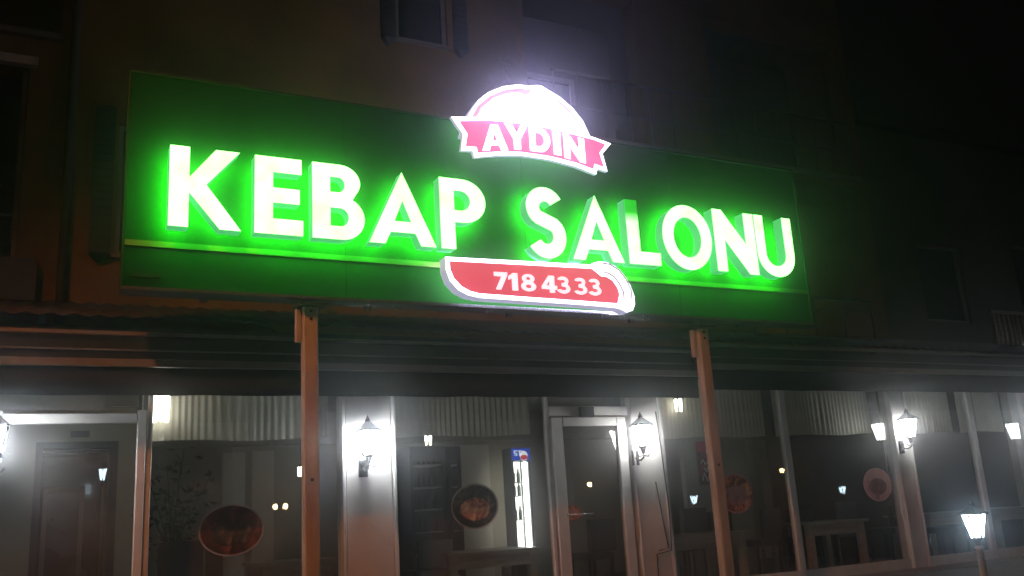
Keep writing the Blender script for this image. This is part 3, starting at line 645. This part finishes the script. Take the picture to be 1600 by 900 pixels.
def table(x0, x1, y0, y1, zt, lab):
    t = thing('dining_table', ((x0 + x1) / 2, (y0 + y1) / 2, .45), lab, 'table', 'wooden dining tables by the windows')
    MB().cbox(x0 - .05, x1 + .05, y0 - .05, y1 + .05, zt - .035, zt).build('table_top', M['woodtop'], t)
    MB().box(x0 + .10, x1 - .10, y0 + .01, y0 + .035, zt - .19, zt - .037).box(x0 + .10, x1 - .10, y1 - .035, y1 - .01, zt - .19, zt - .037).build('apron', M['wood'], t)
    for x in (x0, x1 - .10):
        for y in (y0, y1 - .10): MB().cbox(x, x + .098, y, y + .10, .452, zt - .037).build('leg', M['wood'], t)
    return t
def chair(cx, cy, zb, rz, lab, wd=.46):
    t = thing('dining_chair', (cx, cy, .45), lab, 'chair', 'dark dining chairs around the tables')
    h = zb - .45
    o = t.location; X = lambda a, b: (a + cx, b + cy)
    MB().cbox(cx - wd / 2, cx + wd / 2, cy - .24, cy + .24, .86, .95, .03).build('seat', M['chair'], t)
    b = MB(); b.cbox(cx - wd / 2, cx + wd / 2, cy - .30, cy - .21, .97, zb, .03); b.build('backrest', M['chair'], t)
    for sx in (-1, 1):
        for sy in (-1, 1): MB().cbox(cx + sx * (wd / 2 - .04) - .02, cx + sx * (wd / 2 - .04) + .02, cy + sy * .2 - .02, cy + sy * .2 + .02, .452, .858, .004).build('leg', M['chair'], t)
    t.rotation_euler = (0, 0, rz)
    return t
def tbl(pxa, pya, pxb, pyb, Y, dep, lab):
    a, b = at(pxa, pya, Y), at(pxb, pyb, Y); return table(a.x, b.x, Y, Y + dep, (a.z + b.z) / 2, lab)
tbl(703, 868, 838, 852, 10.25, .8, 'pale wooden table behind the round sticker left of the glass door')
tbl(1048, 835, 1165, 832, 10.25, .8, 'pale wooden table behind the right steel post')
tbl(1262, 815, 1350, 812, 10.25, .8, 'pale wooden table in the far window beside the narrow pillar')
tbl(1450, 800, 1620, 793, 10.25, .8, 'pale wooden table behind the garden lantern')
tbl(410, 880, 520, 872, 10.4, .8, 'pale wooden table low in the window left of the wide pillar')
for px, pt, Y, rz, lab in ((275, 846, 10.4, .1, 'dark chair below the potted plant'), (320, 850, 10.9, -.3, 'dark chair beside the large food sticker'), (660, 845, 10.6, .2, 'dark chair in front of the tall dark cooler'),
                       (1065, 795, 11.3, 0, 'dark chair behind the table below the red poster'), (1105, 800, 11.35, 0, 'dark chair partly hidden by the right steel post'), (1180, 796, 10.9, .2, 'dark chair right of the oval food sticker'), (1232, 796, 11.0, -.2, 'dark chair beside the leaning mullion'),
                       (1300, 785, 11.4, 0, 'dark chair behind the far window table'), (1380, 790, 11.2, .1, 'dark chair beneath the pale pink sticker'), (1480, 830, 10.0, .1, 'dark chair left of the garden lantern'), (560, 850, 10.9, .1, 'dark chair behind the wide pillar'), (920, 812, 11.2, .1, 'dark chair seen through the glass door')):
    p = at(px, pt, Y); chair(p.x, Y, min(p.z, 1.62), rz, lab)

# potted plant
p = at(268, 845, 11.2); pt_ = thing('potted_plant', (p.x, p.y, .45), 'dark leafy potted plant behind the window above a chair', 'plant')
MB().frustum((p.x, p.y, .45), [(.14, 0), (.2, .42), (.22, .44), (.22, .5)], 14, 0, True).build('pot', M['pot'], pt_)
st = MB()
tips = []
for k in range(7):
    a = k * 2.4; r = .10 + .06 * (k % 3); h = 1.0 + .17 * (k % 4)
    pts = [(p.x, p.y, .9), (p.x + r * .5 * math.cos(a), p.y + r * .5 * math.sin(a), .95 + h * .5), (p.x + r * 2 * math.cos(a), p.y + r * 1.4 * math.sin(a), .95 + h)]
    st.tube(pts, [.014, .010, .004], 6); tips.append(pts)
st.build('stem', M['leaf'], pt_)
lv = MB()
for pts in tips:
    for q in range(34):
        f = .35 + .65 * random.random(); i = 1 if f > .5 else 0
        b = Vector(pts[i]).lerp(Vector(pts[i + 1]), (f * 2) % 1) + Vector((random.gauss(0, .09), random.gauss(0, .09), random.gauss(0, .07)))
        d = Vector((random.gauss(0, 1), random.gauss(0, 1), random.gauss(-.2, .7))).normalized(); s = d.cross(Vector((random.random(), random.random(), 1))).normalized()
        L = .06 + .06 * random.random(); u = d.cross(s) * .012
        lv.quad(b, b + d * L * .5 + s * L * .28 + u, b + d * L, b + d * L * .5 - s * L * .28 + u)
tag(lv.build('leaves', M['leaf'], pt_), kind='stuff')

# tall dark coolers with shelves of bottles
def cooler(x0, x1, y, zt, lab, shelves=6):
    t = thing('drinks_cooler', ((x0 + x1) / 2, y, .45), lab, 'cooler', 'tall dark drinks coolers')
    MB().box(x0, x0 + .05, y, y + .6, .45, zt).box(x1 - .05, x1, y, y + .6, .45, zt).box(x0 + .05, x1 - .05, y + .55, y + .6, .45, zt).box(x0 + .05, x1 - .05, y, y + .548, zt - .22, zt).box(x0 + .05, x1 - .05, y, y + .548, .45, .65).build('case', M['cooler'], t)
    for k in range(shelves):
        z = .66 + (zt - .95) * k / (shelves - 1)
        s = MB().box(x0 + .052, x1 - .052, y + .04, y + .54, z, z + .018).build('shelf', M['shelf'], t)
        n = int((x1 - x0 - .14) / .085)
        for j in range(n):
            if random.random() < .8:
                MB().frustum((x0 + .10 + j * .085, y + .12, z + .019), [(.032, 0), (.034, .12), (.030, .14), (.013, .19), (.013, .23)], 8, 0, True).build('bottle', M['bottle'], s)
    return t
a, b = at(640, 700, 13.3), at(695, 700, 13.3); cooler(a.x, b.x, 13.3, a.z + .02, 'wide dark drinks cooler with pale shelf edges left of the beige wall panel')
a, b = at(697, 700, 13.3), at(719, 700, 13.3); cooler(a.x + .02, b.x, 13.3, a.z + .02, 'narrow dark drinks cooler beside the beige wall panel')

# lit fridge with blue header
a, b = at(798, 700, 13.2), at(832, 846, 13.2)
fx0, fx1, fz1 = a.x, b.x + .04, a.z
fr = thing('lit_fridge', ((fx0 + fx1) / 2, 13.2, .45), 'white lit fridge with a blue header inside left of the glass door', 'fridge')
zf = at(815, 845, 13.2).z; zh = at(815, 720, 13.2).z
MB().box(fx0, fx0 + .03, 13.2, 13.52, .45, fz1).box(fx1 - .03, fx1, 13.2, 13.52, .45, fz1).box(fx0 + .03, fx1 - .03, 13.2, 13.518, .45, zf - .15).box(fx0 + .03, fx1 - .03, 13.2, 13.518, zh, fz1).build('case', M['cooler'], fr)
MB().box(fx0 + .031, fx1 - .031, 13.49, 13.517, zf - .148, zh - .002).build('inner_panel', M['coolwhite'], fr)
MB().box(fx1 - .12, fx1 - .045, 13.21, 13.25, zf - .14, zh - .02).build('light_tube', M['cooltube'], fr)
hd = MB().box(fx0 + .002, fx1 - .002, 13.17, 13.198, zh + .01, fz1 - .01).build('header', M['blue'], fr)
sT = [[(.05, .1), (.42, .1), (.42, .55), (.17, .55), (.17, .85), (.42, .85), (.42, 1), (.02, 1), (.02, .42), (.28, .42), (.28, .25), (.05, .25)]]
tT = [[(.66, .1), (.80, .1), (.80, .85), (.98, .85), (.98, 1), (.5, 1), (.5, .85), (.66, .85)]]
hw, hh_ = (fx1 - fx0) * .45, (fz1 - zh) * .45
for G in (sT, tT): flat_solid('header_letter', place(G, fx0 + .03, hw, zh + hh_ * .75, hh_, 0), 13.163, .006, [M['lettering']] * 3, hd)
MB().frustum((0, 0, 0), [(.01, 0), (.01, .01)], 4)
flat_solid('header_badge', [arc(fx1 - .12, zh + hh_ * .8, .07, .08, 0, 350, 24)], 13.163, .006, [M['lettering']] * 3, hd)
flat_solid('header_badge', [arc(fx1 - .12, zh + hh_ * .55, .065, .04, 0, 350, 24)], 13.156, .006, [M['redprint']] * 3, hd)
for z in (.25, .55, .72):
    zz = zf + (zh - zf) * z
    s = MB().box(fx0 + .032, fx1 - .13, 13.26, 13.48, zz, zz + .015).build('shelf', M['shelf'], fr)
    for j in range(3 if z > .5 else 2):
        MB().frustum((fx0 + .09 + j * .085, 13.34, zz + .016), [(.03, 0), (.03, .13), (.012, .17), (.012, .21)], 8, 0, True).build('bottle', M['bottle'], s)

# red poster with white script on the inner wall
pp, pq = at(1087, 690, 11.6), at(1118, 755, 11.6)
p, q = at(1087, 690, 9.8), at(1120, 757, 9.8)
M['poster'] = mat('poster_print', (.30, .05, .05), .5, .3, 9, col2=(.03, .015, .015)); M['posterred'] = mat('poster_red', (.60, .03, .06), .5, .1, 5); M['posterink'] = mat('poster_white_print', (.75, .72, .70), .5, .05, 5)
po = thing('poster', ((p.x + q.x) / 2, 9.8, q.z), 'narrow red and dark poster with white script lettering behind the right steel post', 'poster')
MB().box(p.x, q.x, 9.80, 9.815, q.z, p.z).build('sheet', M['poster'], po)
MB().box(p.x, q.x, 9.794, 9.799, p.z - (p.z - q.z) * .24, p.z).build('red_header', M['posterred'], po)
W_, H_ = q.x - p.x, p.z - q.z
for pts in ([(.55, .78), (.62, .62), (.72, .72), (.85, .64), (.60, .56)], [(.15, .50), (.30, .58), (.42, .46), (.60, .55), (.80, .50)], [(.30, .40), (.45, .30), (.55, .42), (.75, .28), (.85, .40)], [(.15, .10), (.30, .28), (.45, .08), (.62, .26), (.75, .06)]):
    MB().tube([(p.x + W_ * a, 9.790, q.z + H_ * b) for a, b in pts], .011, 5).build('script_stroke', M['posterink'], po)
MB().box(pp.x - .25, pq.x + .7, 11.62, 11.72, .45, 2.5).build('poster_panel', M['interior'], bld)

# round food stickers on the glass
def food_mat(name, c1, c2, c3, sc):
    Mx = bpy.data.materials.new(name); Mx.use_nodes = True; nt = Mx.node_tree; b = nt.nodes['Principled BSDF']; b.inputs['Roughness'].default_value = .5
    tc = nt.nodes.new('ShaderNodeTexCoord'); n = nt.nodes.new('ShaderNodeTexNoise'); n.inputs['Scale'].default_value = sc; n.inputs['Detail'].default_value = 5; n.inputs['Distortion'].default_value = 1.2
    r = nt.nodes.new('ShaderNodeValToRGB'); e = r.color_ramp.elements
    e[0].position = .38; e[0].color = (*c1, 1); e[1].position = .68; e[1].color = (*c3, 1); x = e.new(.53); x.color = (*c2, 1)
    nt.links.new(tc.outputs['Object'], n.inputs['Vector']); nt.links.new(n.outputs['Fac'], r.inputs['Fac']); nt.links.new(r.outputs['Color'], b.inputs['Base Color'])
    return Mx
fm = [food_mat('food_print_dark', (.02, .012, .01), (.09, .025, .015), (.22, .08, .04), 6), food_mat('food_print_grey', (.015, .016, .012), (.05, .04, .025), (.20, .12, .07), 9),
      food_mat('food_print_orange', (.10, .03, .02), (.50, .15, .06), (.70, .42, .2), 8), food_mat('food_print_pink', (.30, .14, .12), (.38, .20, .17), (.16, .05, .05), 5)]
def sticker(px, py, wpx, hpx, fm_, rim, lab, Y=YG - .006):
    c = at(px, py, Y); rx = abs(at(px + wpx / 2, py, Y).x - at(px - wpx / 2, py, Y).x) / 2; rz_ = abs(at(px, py + hpx / 2, Y).z - at(px, py - hpx / 2, Y).z) / 2
    t = thing('window_sticker', (c.x, Y, c.z), lab, 'sticker', 'round food picture stickers on the glass')
    flat_solid('picture', [arc(c.x, c.z, rx * .93, rz_ * .93, 0, 353, 50)], Y - .003, .003, [fm_] * 3, t)
    flat_solid('edge', [arc(c.x, c.z, rx, rz_, 0, 353, 50), arc(c.x, c.z, rx * .94, rz_ * .94, 0, 353, 50)], Y - .004, .004, [rim] * 3, t)
    # a plate with pieces of food, as flat raised print layers
    flat_solid('plate_print', [arc(c.x, c.z - rz_ * .12, rx * .62, rz_ * .5, 0, 353, 40)], Y - .0045, .001, [fm[(fm.index(fm_) + 1) % 4] if fm_ in fm else fm_] * 3, t)
    return t
M['rim1'] = mat('sticker_rim_mauve', (.55, .26, .26), .5, .1, 6); M['rim2'] = mat('sticker_rim_grey', (.34, .26, .24), .5, .1, 6)
sticker(362, 828, 104, 82, fm[0], M['rim2'], 'largest oval sticker with dark red food, below the potted plant')
sticker(742, 791, 74, 72, fm[1], M['rim2'], 'round dark sticker with reddish lower edge beside the beige wall panel')
sticker(1150, 771, 54, 62, fm[2], M['rim1'], 'orange brown oval sticker touching the right steel post')
sticker(1371, 757, 44, 52, fm[3], M['rim1'], 'pale pink round sticker in the far window beside the narrow pillar')
sticker(893, 801, 34, 24, fm[2], M['rim1'], 'small orange oval sticker on the glass door above the handle', YG - .018)

# pendant lamps hung inside behind the valance
def pendant(px, py, Y, s, lab):
    c = at(px, py, Y); t = thing('pendant_lamp', (c.x, c.y, 3.2), lab, 'pendant lamp', 'glass pendant lamps inside')
    MB().tube([(c.x, c.y, 3.198), (c.x, c.y, c.z + .16 * s)], .006, 6).build('cord', M['dark'], t)
    for k in range(3):
        a = k * 2.1 + .5; MB().frustum((c.x + .07 * s * math.cos(a), c.y + .07 * s * math.sin(a), c.z), [(.022 * s, -.15 * s), (.036 * s, .12 * s), (.02 * s, .15 * s)], 8, 0, True).build('glass_tube', M['pendantglow'], t)
    MB().frustum((c.x, c.y, c.z + .152 * s), [(.11 * s, 0), (.12 * s, .01), (.02, .03)], 10, 0).build('lamp_cap', M['dark'], t)
pendant(252, 638, 9.74, .9, 'bright three tube pendant lamp in front of the curtain near the porch')
pendant(1061, 633, 9.74, .55, 'small pendant lamp glowing at the awning edge left of the right steel post')
pendant(670, 686, 11.0, .5, 'small glowing pendant standing in for a lantern reflection before the dark coolers')  # added lamp in place of a lantern reflected in the glass
pendant(470, 737, 12.6, .42, 'tiny glowing pendant lamp showing beside the first steel post')

# ------------------------------------------------------------------ lens bloom imitated by thin added haze
hz = MB().box(-160, 160, -160, 160, -1.0, 11.6).build('bloom_haze', bpy.data.materials.new('bloom_haze_air')); tag(hz, kind='stuff')
hm = hz.data.materials[0]; hm.use_nodes = True; nt = hm.node_tree; nt.nodes.clear()
o = nt.nodes.new('ShaderNodeOutputMaterial'); v = nt.nodes.new('ShaderNodeVolumePrincipled')
v.inputs['Color'].default_value = (.92, .94, 1.0, 1); v.inputs['Density'].default_value = .0145; v.inputs['Anisotropy'].default_value = .955
nt.links.new(v.outputs[0], o.inputs['Volume'])
